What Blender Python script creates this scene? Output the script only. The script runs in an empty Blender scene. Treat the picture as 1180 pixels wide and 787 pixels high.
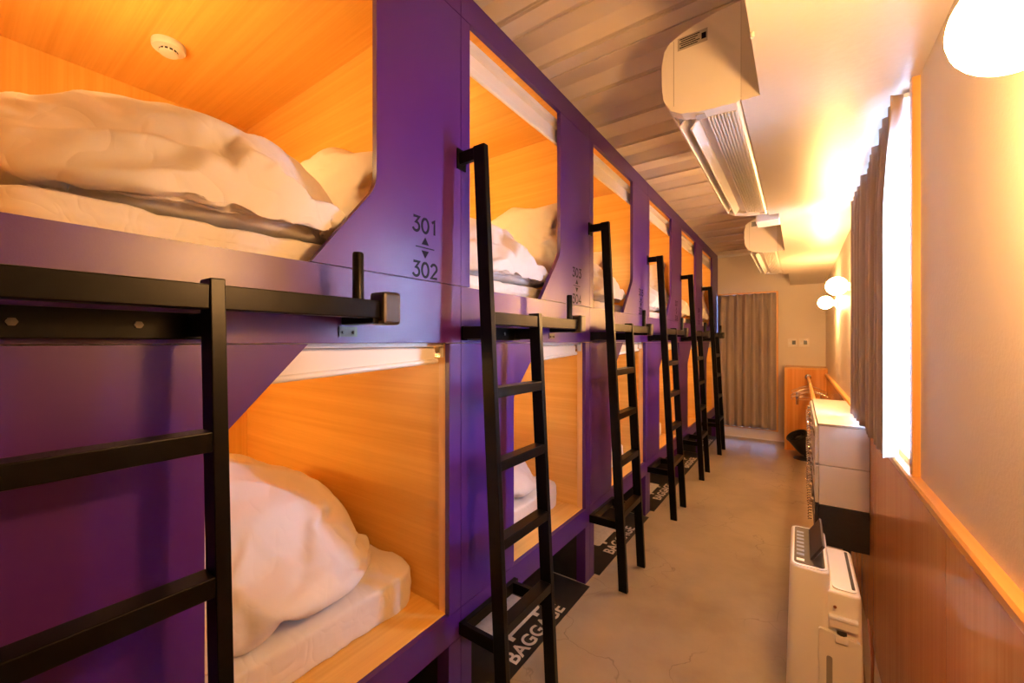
import bpy, bmesh, math, random
from mathutils import Vector, Matrix, noise, Euler

C = bpy.context.scene.collection
sc = bpy.context.scene
PI = math.pi

# ------------------------------------------------------------------ camera
cam_d = bpy.data.cameras.new('camera')
cam = bpy.data.objects.new('camera', cam_d); C.objects.link(cam)
cam_d.sensor_width = 36.0
cam_d.lens = 14.313
cam_d.clip_start = 0.02
cam.location = (0, 0, 1.25)
cam.rotation_euler = (PI / 2, 0, math.radians(35.2034))
sc.camera = cam

# ------------------------------------------------------------------ daylight, exposure
LAMP = 185.0          # globe emission
BUNK_LO, BUNK_UP = 72.0, 125.0
DAY = 170.0
w = bpy.data.worlds.new('daylight'); sc.world = w; w.use_nodes = True
bg = w.node_tree.nodes['Background']
bg.inputs['Color'].default_value = (0.50, 0.66, 1.0, 1)
bg.inputs['Strength'].default_value = DAY
def portal(loc, rot, sx, sy):
    l = bpy.data.lights.new('window_portal', 'AREA'); l.shape = 'RECTANGLE'; l.size = sx; l.size_y = sy
    l.cycles.is_portal = True
    o = bpy.data.objects.new('window_portal', l); C.objects.link(o); o.location = loc; o.rotation_euler = rot
portal((0.36, 2.08, 1.42), (0, PI / 2, 0), 1.04, 1.14)
portal((-0.56, 6.21, 1.0), (-PI / 2, 0, 0), 0.68, 1.74)
vs = sc.view_settings
vs.view_transform = 'Standard'; vs.look = 'None'; vs.exposure = 0.95; vs.gamma = 1.0
vs.use_curve_mapping = False
sc.cycles.max_bounces = 10
sc.cycles.diffuse_bounces = 6
sc.cycles.sample_clamp_indirect = 6.0

# ------------------------------------------------------------------ materials
def base(name, col, rough=0.5, metal=0.0, spec=0.5):
    m = bpy.data.materials.new(name); m.use_nodes = True
    b = m.node_tree.nodes['Principled BSDF']
    b.inputs['Base Color'].default_value = (*col, 1)
    b.inputs['Roughness'].default_value = rough
    b.inputs['Metallic'].default_value = metal
    b.inputs['Specular IOR Level'].default_value = spec
    return m, m.node_tree, b
def nd(t, kind, **kw):
    n = t.nodes.new(kind)
    for k, v in kw.items():
        if k in n.inputs: n.inputs[k].default_value = v
        else: setattr(n, k, v)
    return n
def coords(t, scale, rot=(0, 0, 0)):
    tc = nd(t, 'ShaderNodeTexCoord'); mp = nd(t, 'ShaderNodeMapping')
    mp.inputs['Scale'].default_value = scale; mp.inputs['Rotation'].default_value = rot
    t.links.new(tc.outputs['Object'], mp.inputs['Vector'])
    return mp.outputs['Vector']
def ramp(t, fac, stops):
    r = nd(t, 'ShaderNodeValToRGB')
    e = r.color_ramp.elements
    while len(e) < len(stops): e.new(0.5)
    for i, (p, c) in enumerate(stops):
        e[i].position = p; e[i].color = (*c, 1) if len(c) == 3 else c
    t.links.new(fac, r.inputs['Fac'])
    return r.outputs['Color']
def bump(t, b, fac, strength, dist=0.01):
    n = nd(t, 'ShaderNodeBump'); n.inputs['Strength'].default_value = strength; n.inputs['Distance'].default_value = dist
    t.links.new(fac, n.inputs['Height']); t.links.new(n.outputs['Normal'], b.inputs['Normal'])
def noisy(name, c1, c2, scale=8, rough=0.5, metal=0, spec=0.5, bs=0.0, bscale=200, bd=0.002, detail=4):
    m, t, b = base(name, c1, rough, metal, spec)
    v = coords(t, (1, 1, 1))
    n = nd(t, 'ShaderNodeTexNoise', Scale=scale, Detail=detail); t.links.new(v, n.inputs['Vector'])
    t.links.new(ramp(t, n.outputs['Fac'], [(0.35, c1), (0.65, c2)]), b.inputs['Base Color'])
    if bs:
        n2 = nd(t, 'ShaderNodeTexNoise', Scale=bscale, Detail=3); t.links.new(v, n2.inputs['Vector'])
        bump(t, b, n2.outputs['Fac'], bs, bd)
    return m
def wood(name, c1, c2, axis='x', rough=0.35, spec=0.5, fine=70):
    m, t, b = base(name, c1, rough, 0, spec)
    s = {'x': (1.1, fine, fine), 'y': (fine, 1.1, fine), 'z': (fine, fine, 1.1)}[axis]
    s2 = tuple(x * 0.22 for x in s)
    v = coords(t, s)
    n = nd(t, 'ShaderNodeTexNoise', Scale=1.0, Detail=5, Roughness=0.62, Distortion=0.5); t.links.new(v, n.inputs['Vector'])
    v2 = coords(t, s2)
    n2 = nd(t, 'ShaderNodeTexNoise', Scale=1.0, Detail=3, Distortion=0.8); t.links.new(v2, n2.inputs['Vector'])
    mx = nd(t, 'ShaderNodeMath', operation='ADD'); t.links.new(n.outputs['Fac'], mx.inputs[0]); t.links.new(n2.outputs['Fac'], mx.inputs[1])
    hf = nd(t, 'ShaderNodeMath', operation='MULTIPLY'); hf.inputs[1].default_value = 0.5; t.links.new(mx.outputs[0], hf.inputs[0])
    mid = tuple((p + q) / 2 for p, q in zip(c1, c2))
    t.links.new(ramp(t, hf.outputs[0], [(0.36, c2), (0.5, mid), (0.62, c1)]), b.inputs['Base Color'])
    bump(t, b, n.outputs['Fac'], 0.05, 0.002)
    return m
def emit(name, col, s):
    m = bpy.data.materials.new(name); m.use_nodes = True; t = m.node_tree; t.nodes.clear()
    e = nd(t, 'ShaderNodeEmission'); e.inputs['Color'].default_value = (*col, 1); e.inputs['Strength'].default_value = s
    o = nd(t, 'ShaderNodeOutputMaterial'); t.links.new(e.outputs[0], o.inputs['Surface'])
    return m
def fabric(name, c1, c2, wr=0.35, wscale=7.0, rough=0.85, trans=0.0):
    m, t, b = base(name, c1, rough, 0, 0.2)
    v = coords(t, (1, 1, 1))
    n = nd(t, 'ShaderNodeTexNoise', Scale=3.0, Detail=3); t.links.new(v, n.inputs['Vector'])
    t.links.new(ramp(t, n.outputs['Fac'], [(0.3, c1), (0.7, c2)]), b.inputs['Base Color'])
    b.inputs['Sheen Weight'].default_value = 0.15
    if wr:
        v2 = coords(t, (1.0, 2.4, 1.7), (0.4, 0.2, 0.6))
        n2 = nd(t, 'ShaderNodeTexNoise', Scale=wscale, Detail=1.5, Roughness=0.4, Distortion=0.7); t.links.new(v2, n2.inputs['Vector'])
        cr_ = ramp(t, n2.outputs['Fac'], [(0.25, (1, 1, 1)), (0.42, (0.7, 0.7, 0.7)), (0.5, (0.25, 0.25, 0.25)), (0.58, (0.7, 0.7, 0.7)), (0.75, (1, 1, 1))])
        bump(t, b, cr_, wr * 0.42, 0.010)
    return m

M = {}
def purple_mat():
    m, t, b = base('purple_laminate', (0.11, 0.022, 0.26), 0.33, 0, 0.52)
    v = coords(t, (1, 1, 1))
    n = nd(t, 'ShaderNodeTexNoise', Scale=5, Detail=5); t.links.new(v, n.inputs['Vector'])
    t.links.new(ramp(t, n.outputs['Fac'], [(0.3, (0.052, 0.0088, 0.142)), (0.7, (0.059, 0.0105, 0.157))]), b.inputs['Base Color'])
    mr = nd(t, 'ShaderNodeMapRange'); mr.inputs['To Min'].default_value = 0.30; mr.inputs['To Max'].default_value = 0.40
    t.links.new(n.outputs['Fac'], mr.inputs['Value']); t.links.new(mr.outputs[0], b.inputs['Roughness'])
    n2 = nd(t, 'ShaderNodeTexNoise', Scale=420, Detail=2); t.links.new(v, n2.inputs['Vector'])
    bump(t, b, n2.outputs['Fac'], 0.06, 0.002)
    return m
M['purple'] = purple_mat()
WC1, WC2 = (0.85, 0.53, 0.13), (0.73, 0.40, 0.075)
M['wood_x'] = wood('bunk_laminate_depth_grain', WC1, WC2, 'x')
M['wood_y'] = wood('bunk_laminate_cross_grain', WC1, WC2, 'y')
M['wood_z'] = wood('bunk_laminate_upright_grain', WC1, WC2, 'z')
M['wood_edge'] = wood('pale_edge_band', (0.84, 0.56, 0.26), (0.76, 0.46, 0.19), 'z')
M['wainscot'] = wood('glossy_wainscot_laminate', (0.80, 0.37, 0.11), (0.66, 0.26, 0.065), 'z', rough=0.16, fine=60)
M['trim_wood_y'] = wood('pine_trim_long', (0.82, 0.46, 0.13), (0.66, 0.30, 0.07), 'y', rough=0.3)
M['trim_wood_z'] = wood('pine_trim_upright', (0.82, 0.46, 0.13), (0.66, 0.30, 0.07), 'z', rough=0.3)
M['trim_wood_x'] = wood('pine_trim_cross', (0.82, 0.46, 0.13), (0.66, 0.30, 0.07), 'x', rough=0.3)
M['black'] = noisy('black_powder_coated_steel', (0.0035, 0.003, 0.003), (0.005, 0.0045, 0.004), 30, 0.30, 0.0, 0.12, 0.08, 500, 0.001)
M['black_plastic'] = noisy('black_plastic', (0.010, 0.010, 0.011), (0.016, 0.015, 0.016), 20, 0.4)
M['bronze_plastic'] = noisy('brown_black_cap', (0.030, 0.023, 0.017), (0.04, 0.03, 0.02), 20, 0.35)
M['chrome'] = noisy('chrome', (0.75, 0.74, 0.72), (0.65, 0.64, 0.62), 20, 0.16, 1.0)
M['panel_dark'] = noisy('dark_touch_panel', (0.05, 0.035, 0.02), (0.07, 0.05, 0.03), 20, 0.45, 0, 0.15)
M['steel'] = noisy('dull_steel', (0.10, 0.09, 0.085), (0.07, 0.065, 0.06), 30, 0.4, 0.8)
M['wallpaper'] = noisy('cream_wallpaper', (0.74, 0.68, 0.60), (0.71, 0.65, 0.57), 3, 0.5, 0, 0.35, 0.25, 130, 0.003)
M['soffit'] = noisy('soffit_paint', (0.67, 0.62, 0.55), (0.64, 0.59, 0.52), 3, 0.36, 0, 0.45, 0.15, 60, 0.004)
M['ceiling'] = noisy('painted_corrugated_steel', (0.80, 0.73, 0.64), (0.74, 0.67, 0.58), 4, 0.42, 0, 0.4, 0.04, 80, 0.002)
M['white_paint'] = noisy('white_paint', (0.78, 0.77, 0.76), (0.74, 0.73, 0.72), 5, 0.4)
M['white_plastic'] = noisy('white_plastic', (0.78, 0.75, 0.70), (0.76, 0.73, 0.68), 6, 0.32)
M['cool_white_plastic'] = noisy('bright_white_plastic', (0.82, 0.82, 0.83), (0.80, 0.80, 0.81), 6, 0.28)
M['grey_plastic'] = noisy('grey_plastic', (0.30, 0.29, 0.28), (0.26, 0.25, 0.24), 12, 0.4)
M['dark'] = noisy('dark_slot', (0.02, 0.018, 0.016), (0.025, 0.02, 0.018), 10, 0.6)
M['label_grey'] = noisy('printed_label_grey', (0.42, 0.40, 0.36), (0.38, 0.36, 0.33), 40, 0.5)
M['print'] = noisy('dark_print', (0.006, 0.005, 0.016), (0.008, 0.006, 0.02), 30, 0.6, 0, 0.1)
M['decal_black'] = noisy('black_floor_film', (0.014, 0.012, 0.013), (0.02, 0.018, 0.018), 15, 0.45)
M['decal_white'] = noisy('white_floor_print', (0.72, 0.68, 0.64), (0.62, 0.58, 0.54), 40, 0.5)
M['sheet'] = fabric('white_cotton_sheet', (0.80, 0.77, 0.76), (0.76, 0.73, 0.72), 0.5, 7)
M['duvet'] = fabric('white_duvet_cover', (0.80, 0.77, 0.76), (0.76, 0.73, 0.72), 0.55, 4.5)
M['pillow'] = fabric('white_pillow_case', (0.82, 0.79, 0.76), (0.78, 0.75, 0.72), 0.55, 6)
M['curtain'] = fabric('taupe_blackout_curtain', (0.41, 0.345, 0.325), (0.38, 0.315, 0.30), 0.04, 30)
M['blind'] = fabric('white_blind_fabric', (0.80, 0.76, 0.70), (0.78, 0.74, 0.68), 0.0)
M['locker_white'] = noisy('white_locker_board', (0.72, 0.70, 0.68), (0.70, 0.68, 0.66), 5, 0.35)
M['locker_top'] = noisy('grey_locker_top', (0.46, 0.43, 0.40), (0.38, 0.35, 0.32), 90, 0.3, 0, 0.5, 0.3, 300, 0.002)
M['locker_black'] = noisy('black_locker_board', (0.012, 0.011, 0.011), (0.018, 0.016, 0.016), 60, 0.45, 0, 0.5, 0.2, 400, 0.002)
M['copper'] = noisy('brown_cable', (0.25, 0.09, 0.03), (0.2, 0.07, 0.025), 20, 0.5)
M['lcd'] = noisy('dark_lcd', (0.02, 0.03, 0.02), (0.03, 0.04, 0.03), 30, 0.3)
M['blue_print'] = noisy('blue_grey_print', (0.10, 0.13, 0.22), (0.14, 0.17, 0.26), 60, 0.4)
M['lamp_glow'] = emit('warm_globe_glow', (1.0, 0.50, 0.165), LAMP)
M['bunk_glow_lo'] = emit('bunk_light_glow_low', (1.0, 0.60, 0.22), BUNK_LO)
M['bunk_glow_up'] = emit('bunk_light_glow_up', (1.0, 0.60, 0.22), BUNK_UP)

def sheer_mat():
    m = bpy.data.materials.new('white_sheer_voile'); m.use_nodes = True; t = m.node_tree; t.nodes.clear()
    tr = nd(t, 'ShaderNodeBsdfTranslucent'); tr.inputs['Color'].default_value = (0.92, 0.93, 0.95, 1)
    df = nd(t, 'ShaderNodeBsdfDiffuse'); df.inputs['Color'].default_value = (0.85, 0.85, 0.85, 1)
    tp = nd(t, 'ShaderNodeBsdfTransparent')
    m1 = nd(t, 'ShaderNodeMixShader'); m1.inputs[0].default_value = 0.45
    v = coords(t, (1, 1, 1)); n = nd(t, 'ShaderNodeTexNoise', Scale=300); t.links.new(v, n.inputs['Vector'])
    mr = nd(t, 'ShaderNodeMapRange'); mr.inputs['To Min'].default_value = 0.36; mr.inputs['To Max'].default_value = 0.52
    t.links.new(n.outputs['Fac'], mr.inputs['Value'])
    t.links.new(tr.outputs[0], m1.inputs[1]); t.links.new(df.outputs[0], m1.inputs[2])
    m2 = nd(t, 'ShaderNodeMixShader'); t.links.new(mr.outputs[0], m2.inputs[0])
    t.links.new(m1.outputs[0], m2.inputs[1]); t.links.new(tp.outputs[0], m2.inputs[2])
    o = nd(t, 'ShaderNodeOutputMaterial'); t.links.new(m2.outputs[0], o.inputs['Surface'])
    return m
M['sheer'] = sheer_mat()
def glass_mat(name='window_glass', tint=(0.93, 0.96, 0.97)):
    m = bpy.data.materials.new(name); m.use_nodes = True; t = m.node_tree; t.nodes.clear()
    tp = nd(t, 'ShaderNodeBsdfTransparent'); tp.inputs['Color'].default_value = (*tint, 1)
    gl = nd(t, 'ShaderNodeBsdfGlossy'); gl.inputs['Roughness'].default_value = 0.03
    fr = nd(t, 'ShaderNodeFresnel'); fr.inputs['IOR'].default_value = 1.45
    mx = nd(t, 'ShaderNodeMixShader'); t.links.new(fr.outputs[0], mx.inputs[0])
    t.links.new(tp.outputs[0], mx.inputs[1]); t.links.new(gl.outputs[0], mx.inputs[2])
    o = nd(t, 'ShaderNodeOutputMaterial'); t.links.new(mx.outputs[0], o.inputs['Surface'])
    return m
M['glass'] = glass_mat()
M['dimmed_glass'] = glass_mat('leak_dimmed_door_glass', (0.16, 0.17, 0.19))  # dark tint added to cut daylight leaking past the door curtain
def floor_mat():
    m, t, b = base('sealed_concrete', (0.38, 0.32, 0.25), 0.34, 0, 0.45)
    v = coords(t, (1, 1, 1))
    n = nd(t, 'ShaderNodeTexNoise', Scale=2.2, Detail=8, Roughness=0.6); t.links.new(v, n.inputs['Vector'])
    col = ramp(t, n.outputs['Fac'], [(0.28, (0.31, 0.25, 0.18)), (0.5, (0.40, 0.335, 0.245)), (0.72, (0.47, 0.395, 0.295))])
    # hairline cracks
    nw = nd(t, 'ShaderNodeTexNoise', Scale=3.5, Detail=4); t.links.new(v, nw.inputs['Vector'])
    va = nd(t, 'ShaderNodeVectorMath', operation='SCALE'); t.links.new(nw.outputs['Color'], va.inputs[0]); va.inputs['Scale'].default_value = 0.45
    vb = nd(t, 'ShaderNodeVectorMath', operation='ADD'); t.links.new(v, vb.inputs[0]); t.links.new(va.outputs[0], vb.inputs[1])
    vo = nd(t, 'ShaderNodeTexVoronoi', feature='DISTANCE_TO_EDGE', Scale=2.1); t.links.new(vb.outputs[0], vo.inputs['Vector'])
    crack = ramp(t, vo.outputs['Distance'], [(0.0, (1, 1, 1)), (0.007, (0, 0, 0))])
    nm = nd(t, 'ShaderNodeTexNoise', Scale=1.6, Detail=2); t.links.new(v, nm.inputs['Vector'])
    mask = ramp(t, nm.outputs['Fac'], [(0.42, (0, 0, 0)), (0.58, (1, 1, 1))])
    mu = nd(t, 'ShaderNodeMath', operation='MULTIPLY'); t.links.new(crack, mu.inputs[0]); t.links.new(mask, mu.inputs[1])
    mu2 = nd(t, 'ShaderNodeMath', operation='MULTIPLY'); t.links.new(mu.outputs[0], mu2.inputs[0]); mu2.inputs[1].default_value = 0.55
    mx = nd(t, 'ShaderNodeMix', data_type='RGBA')
    t.links.new(mu2.outputs[0], mx.inputs['Factor']); t.links.new(col, mx.inputs['A']); mx.inputs['B'].default_value = (0.10, 0.08, 0.06, 1)
    t.links.new(mx.outputs['Result'], b.inputs['Base Color'])
    rr = nd(t, 'ShaderNodeMapRange'); rr.inputs['To Min'].default_value = 0.22; rr.inputs['To Max'].default_value = 0.45
    t.links.new(n.outputs['Fac'], rr.inputs['Value']); t.links.new(rr.outputs[0], b.inputs['Roughness'])
    n3 = nd(t, 'ShaderNodeTexNoise', Scale=60, Detail=4); t.links.new(v, n3.inputs['Vector'])
    bump(t, b, n3.outputs['Fac'], 0.06, 0.004)
    return m
M['floor'] = floor_mat()

# ------------------------------------------------------------------ mesh helpers
class MB:
    def __init__(s): s.bm = bmesh.new()
    def box(s, x0, x1, y0, y1, z0, z1, bev=0.0, mat=None):
        vs = [s.bm.verts.new((x, y, z)) for x in (x0, x1) for y in (y0, y1) for z in (z0, z1)]
        fs = [(0, 1, 3, 2), (4, 6, 7, 5), (0, 4, 5, 1), (2, 3, 7, 6), (0, 2, 6, 4), (1, 5, 7, 3)]
        ff = [s.bm.faces.new([vs[i] for i in f]) for f in fs]
        if bev:
            es = list({e for f in ff for e in f.edges})
            bmesh.ops.bevel(s.bm, geom=es, offset=bev, segments=2, affect='EDGES', profile=0.5)
        if mat is not None:
            for v in s.bm.verts:
                pass
        return s
    def obox(s, mtx, hx, hy, hz, bev=0.0):
        vs = [s.bm.verts.new(mtx @ Vector((x, y, z))) for x in (-hx, hx) for y in (-hy, hy) for z in (-hz, hz)]
        fs = [(0, 1, 3, 2), (4, 6, 7, 5), (0, 4, 5, 1), (2, 3, 7, 6), (0, 2, 6, 4), (1, 5, 7, 3)]
        ff = [s.bm.faces.new([vs[i] for i in f]) for f in fs]
        if bev:
            es = list({e for f in ff for e in f.edges})
            bmesh.ops.bevel(s.bm, geom=es, offset=bev, segments=2, affect='EDGES', profile=0.5)
        return s
    def prism(s, pts, axis, a0, a1):
        """pts: 2-D outline; axis the extrusion axis ('x': pts are (y,z); 'y': (x,z); 'z': (x,y))"""
        def P(p, a):
            return {'x': (a, p[0], p[1]), 'y': (p[0], a, p[1]), 'z': (p[0], p[1], a)}[axis]
        A = [s.bm.verts.new(P(p, a0)) for p in pts]; B = [s.bm.verts.new(P(p, a1)) for p in pts]
        n = len(pts)
        s.bm.faces.new(A); s.bm.faces.new(list(reversed(B)))
        for i in range(n):
            j = (i + 1) % n
            s.bm.faces.new((A[i], B[i], B[j], A[j]))
        return s
    def tube(s, path, r, seg=10, caps=True):
        rings = []
        n = len(path)
        path = [Vector(p) for p in path]
        for i, p in enumerate(path):
            d = (path[min(i + 1, n - 1)] - path[max(i - 1, 0)]).normalized()
            up = Vector((0, 0, 1)) if abs(d.z) < 0.95 else Vector((1, 0, 0))
            a = d.cross(up).normalized(); b = d.cross(a).normalized()
            rr = r[i] if isinstance(r, (list, tuple)) else r
            rings.append([s.bm.verts.new(p + a * math.cos(2 * PI * k / seg) * rr + b * math.sin(2 * PI * k / seg) * rr) for k in range(seg)])
        for i in range(n - 1):
            for k in range(seg):
                l = (k + 1) % seg
                s.bm.faces.new((rings[i][k], rings[i][l], rings[i + 1][l], rings[i + 1][k]))
        if caps:
            s.bm.faces.new(rings[0]); s.bm.faces.new(list(reversed(rings[-1])))
        return s
    def lathe(s, prof, mtx=Matrix.Identity(4), seg=28):
        rings = []
        for (r, z) in prof:
            rr = max(r, 1e-5)
            rings.append([s.bm.verts.new(mtx @ Vector((rr * math.cos(2 * PI * k / seg), rr * math.sin(2 * PI * k / seg), z))) for k in range(seg)])
        for i in range(len(rings) - 1):
            for k in range(seg):
                l = (k + 1) % seg
                s.bm.faces.new((rings[i][k], rings[i][l], rings[i + 1][l], rings[i + 1][k]))
        return s
    def grid(s, fn, nu, nv):
        g = [[s.bm.verts.new(fn(i / nu, j / nv)) for j in range(nv + 1)] for i in range(nu + 1)]
        for i in range(nu):
            for j in range(nv):
                s.bm.faces.new((g[i][j], g[i + 1][j], g[i + 1][j + 1], g[i][j + 1]))
        return s
    def build(s, name, mat, parent=None, smooth=False, angle=None):
        bmesh.ops.remove_doubles(s.bm, verts=s.bm.verts, dist=1e-6)
        bmesh.ops.recalc_face_normals(s.bm, faces=s.bm.faces)
        me = bpy.data.meshes.new(name); s.bm.to_mesh(me); s.bm.free()
        me.materials.append(M[mat])
        if smooth:
            for p in me.polygons: p.use_smooth = True
            if angle: me.set_sharp_from_angle(angle=math.radians(angle))
        o = bpy.data.objects.new(name, me); C.objects.link(o)
        if parent: o.parent = parent
        return o
def bx(name, mat, x0, x1, y0, y1, z0, z1, parent=None, bev=0.0):
    return MB().box(x0, x1, y0, y1, z0, z1, bev).build(name, mat, parent)
def tag(o, label, cat, group=None):
    o['label'] = label; o['category'] = cat
    if group: o['group'] = group
    return o
def struct(o): o['kind'] = 'structure'; return o
def thing(name, label, cat, loc=(0, 0, 0), group=None):
    o = bpy.data.objects.new(name, None); C.objects.link(o); o.location = loc; o.empty_display_size = 0.1
    return tag(o, label, cat, group)
def copy_tree(o, parent=None):
    c = o.copy(); C.objects.link(c); c.parent = parent
    for ch in list(o.children): copy_tree(ch, c)
    return c
def text_mesh(txt, size, bold=0.0, spacing=1.0):
    cu = bpy.data.curves.new('lettering', 'FONT'); cu.body = txt; cu.size = size
    cu.align_x = 'CENTER'; cu.align_y = 'CENTER'; cu.offset = bold; cu.extrude = 0.0004; cu.space_character = spacing
    tmp = bpy.data.objects.new('lettering', cu); C.objects.link(tmp)
    dg = bpy.context.evaluated_depsgraph_get()
    me = bpy.data.meshes.new_from_object(tmp.evaluated_get(dg))
    bpy.data.objects.remove(tmp); bpy.data.curves.remove(cu)
    return me
def place_mesh(name, me, mat, mtx, parent=None):
    me.transform(mtx); me.materials.clear(); me.materials.append(M[mat])
    o = bpy.data.objects.new(name, me); C.objects.link(o)
    if parent: o.parent = parent
    return o
ON_PANEL = Matrix(((0, 0, 1, 0), (1, 0, 0, 0), (0, 1, 0, 0), (0, 0, 0, 1)))
ON_FLOOR = Matrix(((0, -1, 0, 0), (1, 0, 0, 0), (0, 0, 1, 0), (0, 0, 0, 1)))

# ------------------------------------------------------------------ dimensions
XF = -0.90            # purple front plane
XB = -2.38            # back of bunks
YB = 6.10             # far wall
Y0 = -1.55            # wall behind the camera
XW = 0.258            # right wall
ZC = 2.405            # corrugated ceiling
ZS = 1.945            # soffit underside
XS = -0.09            # soffit edge

# ------------------------------------------------------------------ setting
struct(bx('floor', 'floor', XB - 0.1, XW + 0.12, Y0 - 0.1, YB + 0.12, -0.08, 0.0))

def ceiling():
    m = MB(); P = 0.289; y = 1.20 - 10 * P
    prof = []
    while y < YB + 0.1:
        # narrow low rib, slope, wide raised flat, slope; added grooves self-shadow as dark lines
        for dy, dz in ((0.0, 0.0), (0.066, 0.0), (0.130, 0.046), (0.1305, 0.058), (0.1375, 0.058), (0.138, 0.046), (0.226, 0.046), (0.270, 0.006), (0.2705, 0.024), (0.2785, 0.024), (0.279, 0.004), (0.2815, 0.004), (0.282, 0.022), (0.2885, 0.022)):
            if Y0 - 0.05 < y + dy < YB + 0.1: prof.append((y + dy, ZC + dz))
        y += P
    pts = prof + [(p[0], ZC + 0.08) for p in (prof[-1], prof[0])]
    m.prism(pts, 'x', XB - 0.1, XS + 0.10)
    return struct(m.build('ceiling', 'ceiling'))
ceiling()
# soffit on the right, with thicker backing blocks behind each air conditioner
sof = struct(bx('soffit', 'soffit', XS, XW + 0.12, Y0, YB, ZS, ZC + 0.06))
for a, b in ((1.342, 2.64), (3.735, 5.05)):
    bx('backing_block', 'soffit', -0.137, XS, a, b, ZS + 0.0005, 2.40, sof)
MB().tube([(XS + 0.004, 1.06, ZS - 0.012), (XS + 0.004, 1.06, ZS)], 0.004, 8).build('screw_hook', 'white_plastic', sof)

WY0, WY1, WZ0, WZ1 = 1.505, 2.66, 0.895, 1.925     # right window opening
wr = MB()
wr.box(XW, XW + 0.10, Y0, WY0, 0, ZS); wr.box(XW, XW + 0.10, WY1, YB, 0, ZS)
wr.box(XW, XW + 0.10, WY0, WY1, 0, WZ0); wr.box(XW, XW + 0.10, WY0, WY1, WZ1, ZS)
wall_r = struct(wr.build('wall_right', 'wallpaper'))
ys = [Y0, -0.62, 0.29, 1.20, 2.11, 3.02, 3.93, 4.84, YB - 0.43]
for a, b in zip(ys[:-1], ys[1:]):
    bx('wainscot_panel', 'wainscot', XW - 0.012, XW, a + 0.0008, b - 0.0008, 0.0, 0.872, wall_r)
cap = MB(); cap.prism([(XW, 0.872), (XW - 0.020, 0.872), (XW - 0.024, 0.876), (XW - 0.024, 0.890), (XW - 0.020, 0.896), (XW, 0.896)], 'y', Y0, YB - 0.43)
struct(cap.build('trim_1', 'trim_wood_y'))
# window_1
win = struct(thing('window_1', 'x', 'x', (0, 0, 0)))
del win['label'], win['category']
bx('window_frame', 'trim_wood_z', XW - 0.016, XW + 0.075, WY0 - 0.028, WY0 + 0.004, WZ0 + 0.001, ZS - 0.001, win, 0.002)
bx('window_frame', 'trim_wood_z', XW - 0.016, XW + 0.075, WY1 - 0.004, WY1 + 0.028, WZ0 + 0.001, ZS - 0.001, win, 0.002)
bx('window_frame', 'trim_wood_y', XW + 0.0, XW + 0.075, WY0 + 0.004, WY1 - 0.004, WZ0, WZ0 + 0.018, win, 0.002)
for y in (WY0 + 0.004, (WY0 + WY1) / 2 - 0.02, WY1 - 0.044):
    bx('sash', 'white_paint', XW + 0.055, XW + 0.085, y, y + 0.04, WZ0 + 0.018, WZ1, win)
for a, b in ((WY0 + 0.044, (WY0 + WY1) / 2 - 0.02), ((WY0 + WY1) / 2 + 0.02, WY1 - 0.044)):
    bx('pane', 'glass', XW + 0.068, XW + 0.072, a, b, WZ0 + 0.018, WZ1, win)

# far wall with glazed door behind a curtain
DX0, DX1, DZ0, DZ1 = -0.895, -0.235, 0.135, 1.865
wb = MB()
wb.box(XB - 0.05, DX0, YB, YB + 0.10, 0.0, ZC + 0.06); wb.box(DX1, XW + 0.10, YB, YB + 0.10, 0, ZC + 0.06)
wb.box(DX0, DX1, YB, YB + 0.10, DZ1, ZC + 0.06); wb.box(DX0, DX1, YB, YB + 0.10, 0.0, DZ0)
struct(wb.build('wall_back', 'wallpaper'))
bx('trim_2', 'white_paint', XF, XS - 0.001, YB - 0.02, YB, ZC - 0.03, ZC - 0.001)
struct(bpy.data.objects['trim_2'])
struct(bx('trim_4', 'white_paint', DX0, -0.142, YB - 0.022, YB - 0.0005, 0.0, 0.010))
door = struct(thing('door_1', 'x', 'x')); del door['label'], door['category']
bx('door_frame', 'trim_wood_z', DX1 - 0.006, DX1 + 0.020, YB - 0.012, YB + 0.08, DZ0 - 0.02, DZ1 + 0.02, door, 0.002)
bx('door_frame', 'trim_wood_x', DX0, DX1 - 0.006, YB - 0.012, YB + 0.08, DZ1, DZ1 + 0.02, door, 0.002)
bx('door_frame', 'trim_wood_x', DX0, DX1 - 0.006, YB - 0.012, YB + 0.08, DZ0 - 0.016, DZ0, door, 0.002)
bx('pane', 'dimmed_glass', DX0, DX1 - 0.006, YB + 0.06, YB + 0.065, DZ0, DZ1, door)
bx('mullion', 'white_paint', (DX0 + DX1) / 2 - 0.02, (DX0 + DX1) / 2 + 0.02, YB + 0.05, YB + 0.075, DZ0, DZ1, door)

# walls that close the room behind the camera and round the bunks
struct(bx('wall_front', 'wallpaper', XB - 0.05, XW + 0.10, Y0 - 0.08, Y0, 0, ZC + 0.06))
struct(bx('wall_left', 'purple', XF - 0.06, XF, Y0, -0.014, 0, ZC))
struct(bx('wall_left_outer', 'white_paint', XB - 0.1, XB - 0.03, Y0 - 0.08, YB + 0.10, 0, ZC + 0.06))
# wooden box-out under the far right corner
bo = struct(bx('wall_low_return', 'wainscot', -0.132, XW - 0.0005, YB - 0.42, YB - 0.0005, 0, 0.935))
bx('ledge', 'trim_wood_x', -0.140, XW - 0.0005, YB - 0.428, YB - 0.0005, 0.935, 0.953, bo, 0.002)
bx('edge_strip', 'trim_wood_z', -0.140, -0.118, YB - 0.428, YB - 0.42, 0.0, 0.935, bo)

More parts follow.
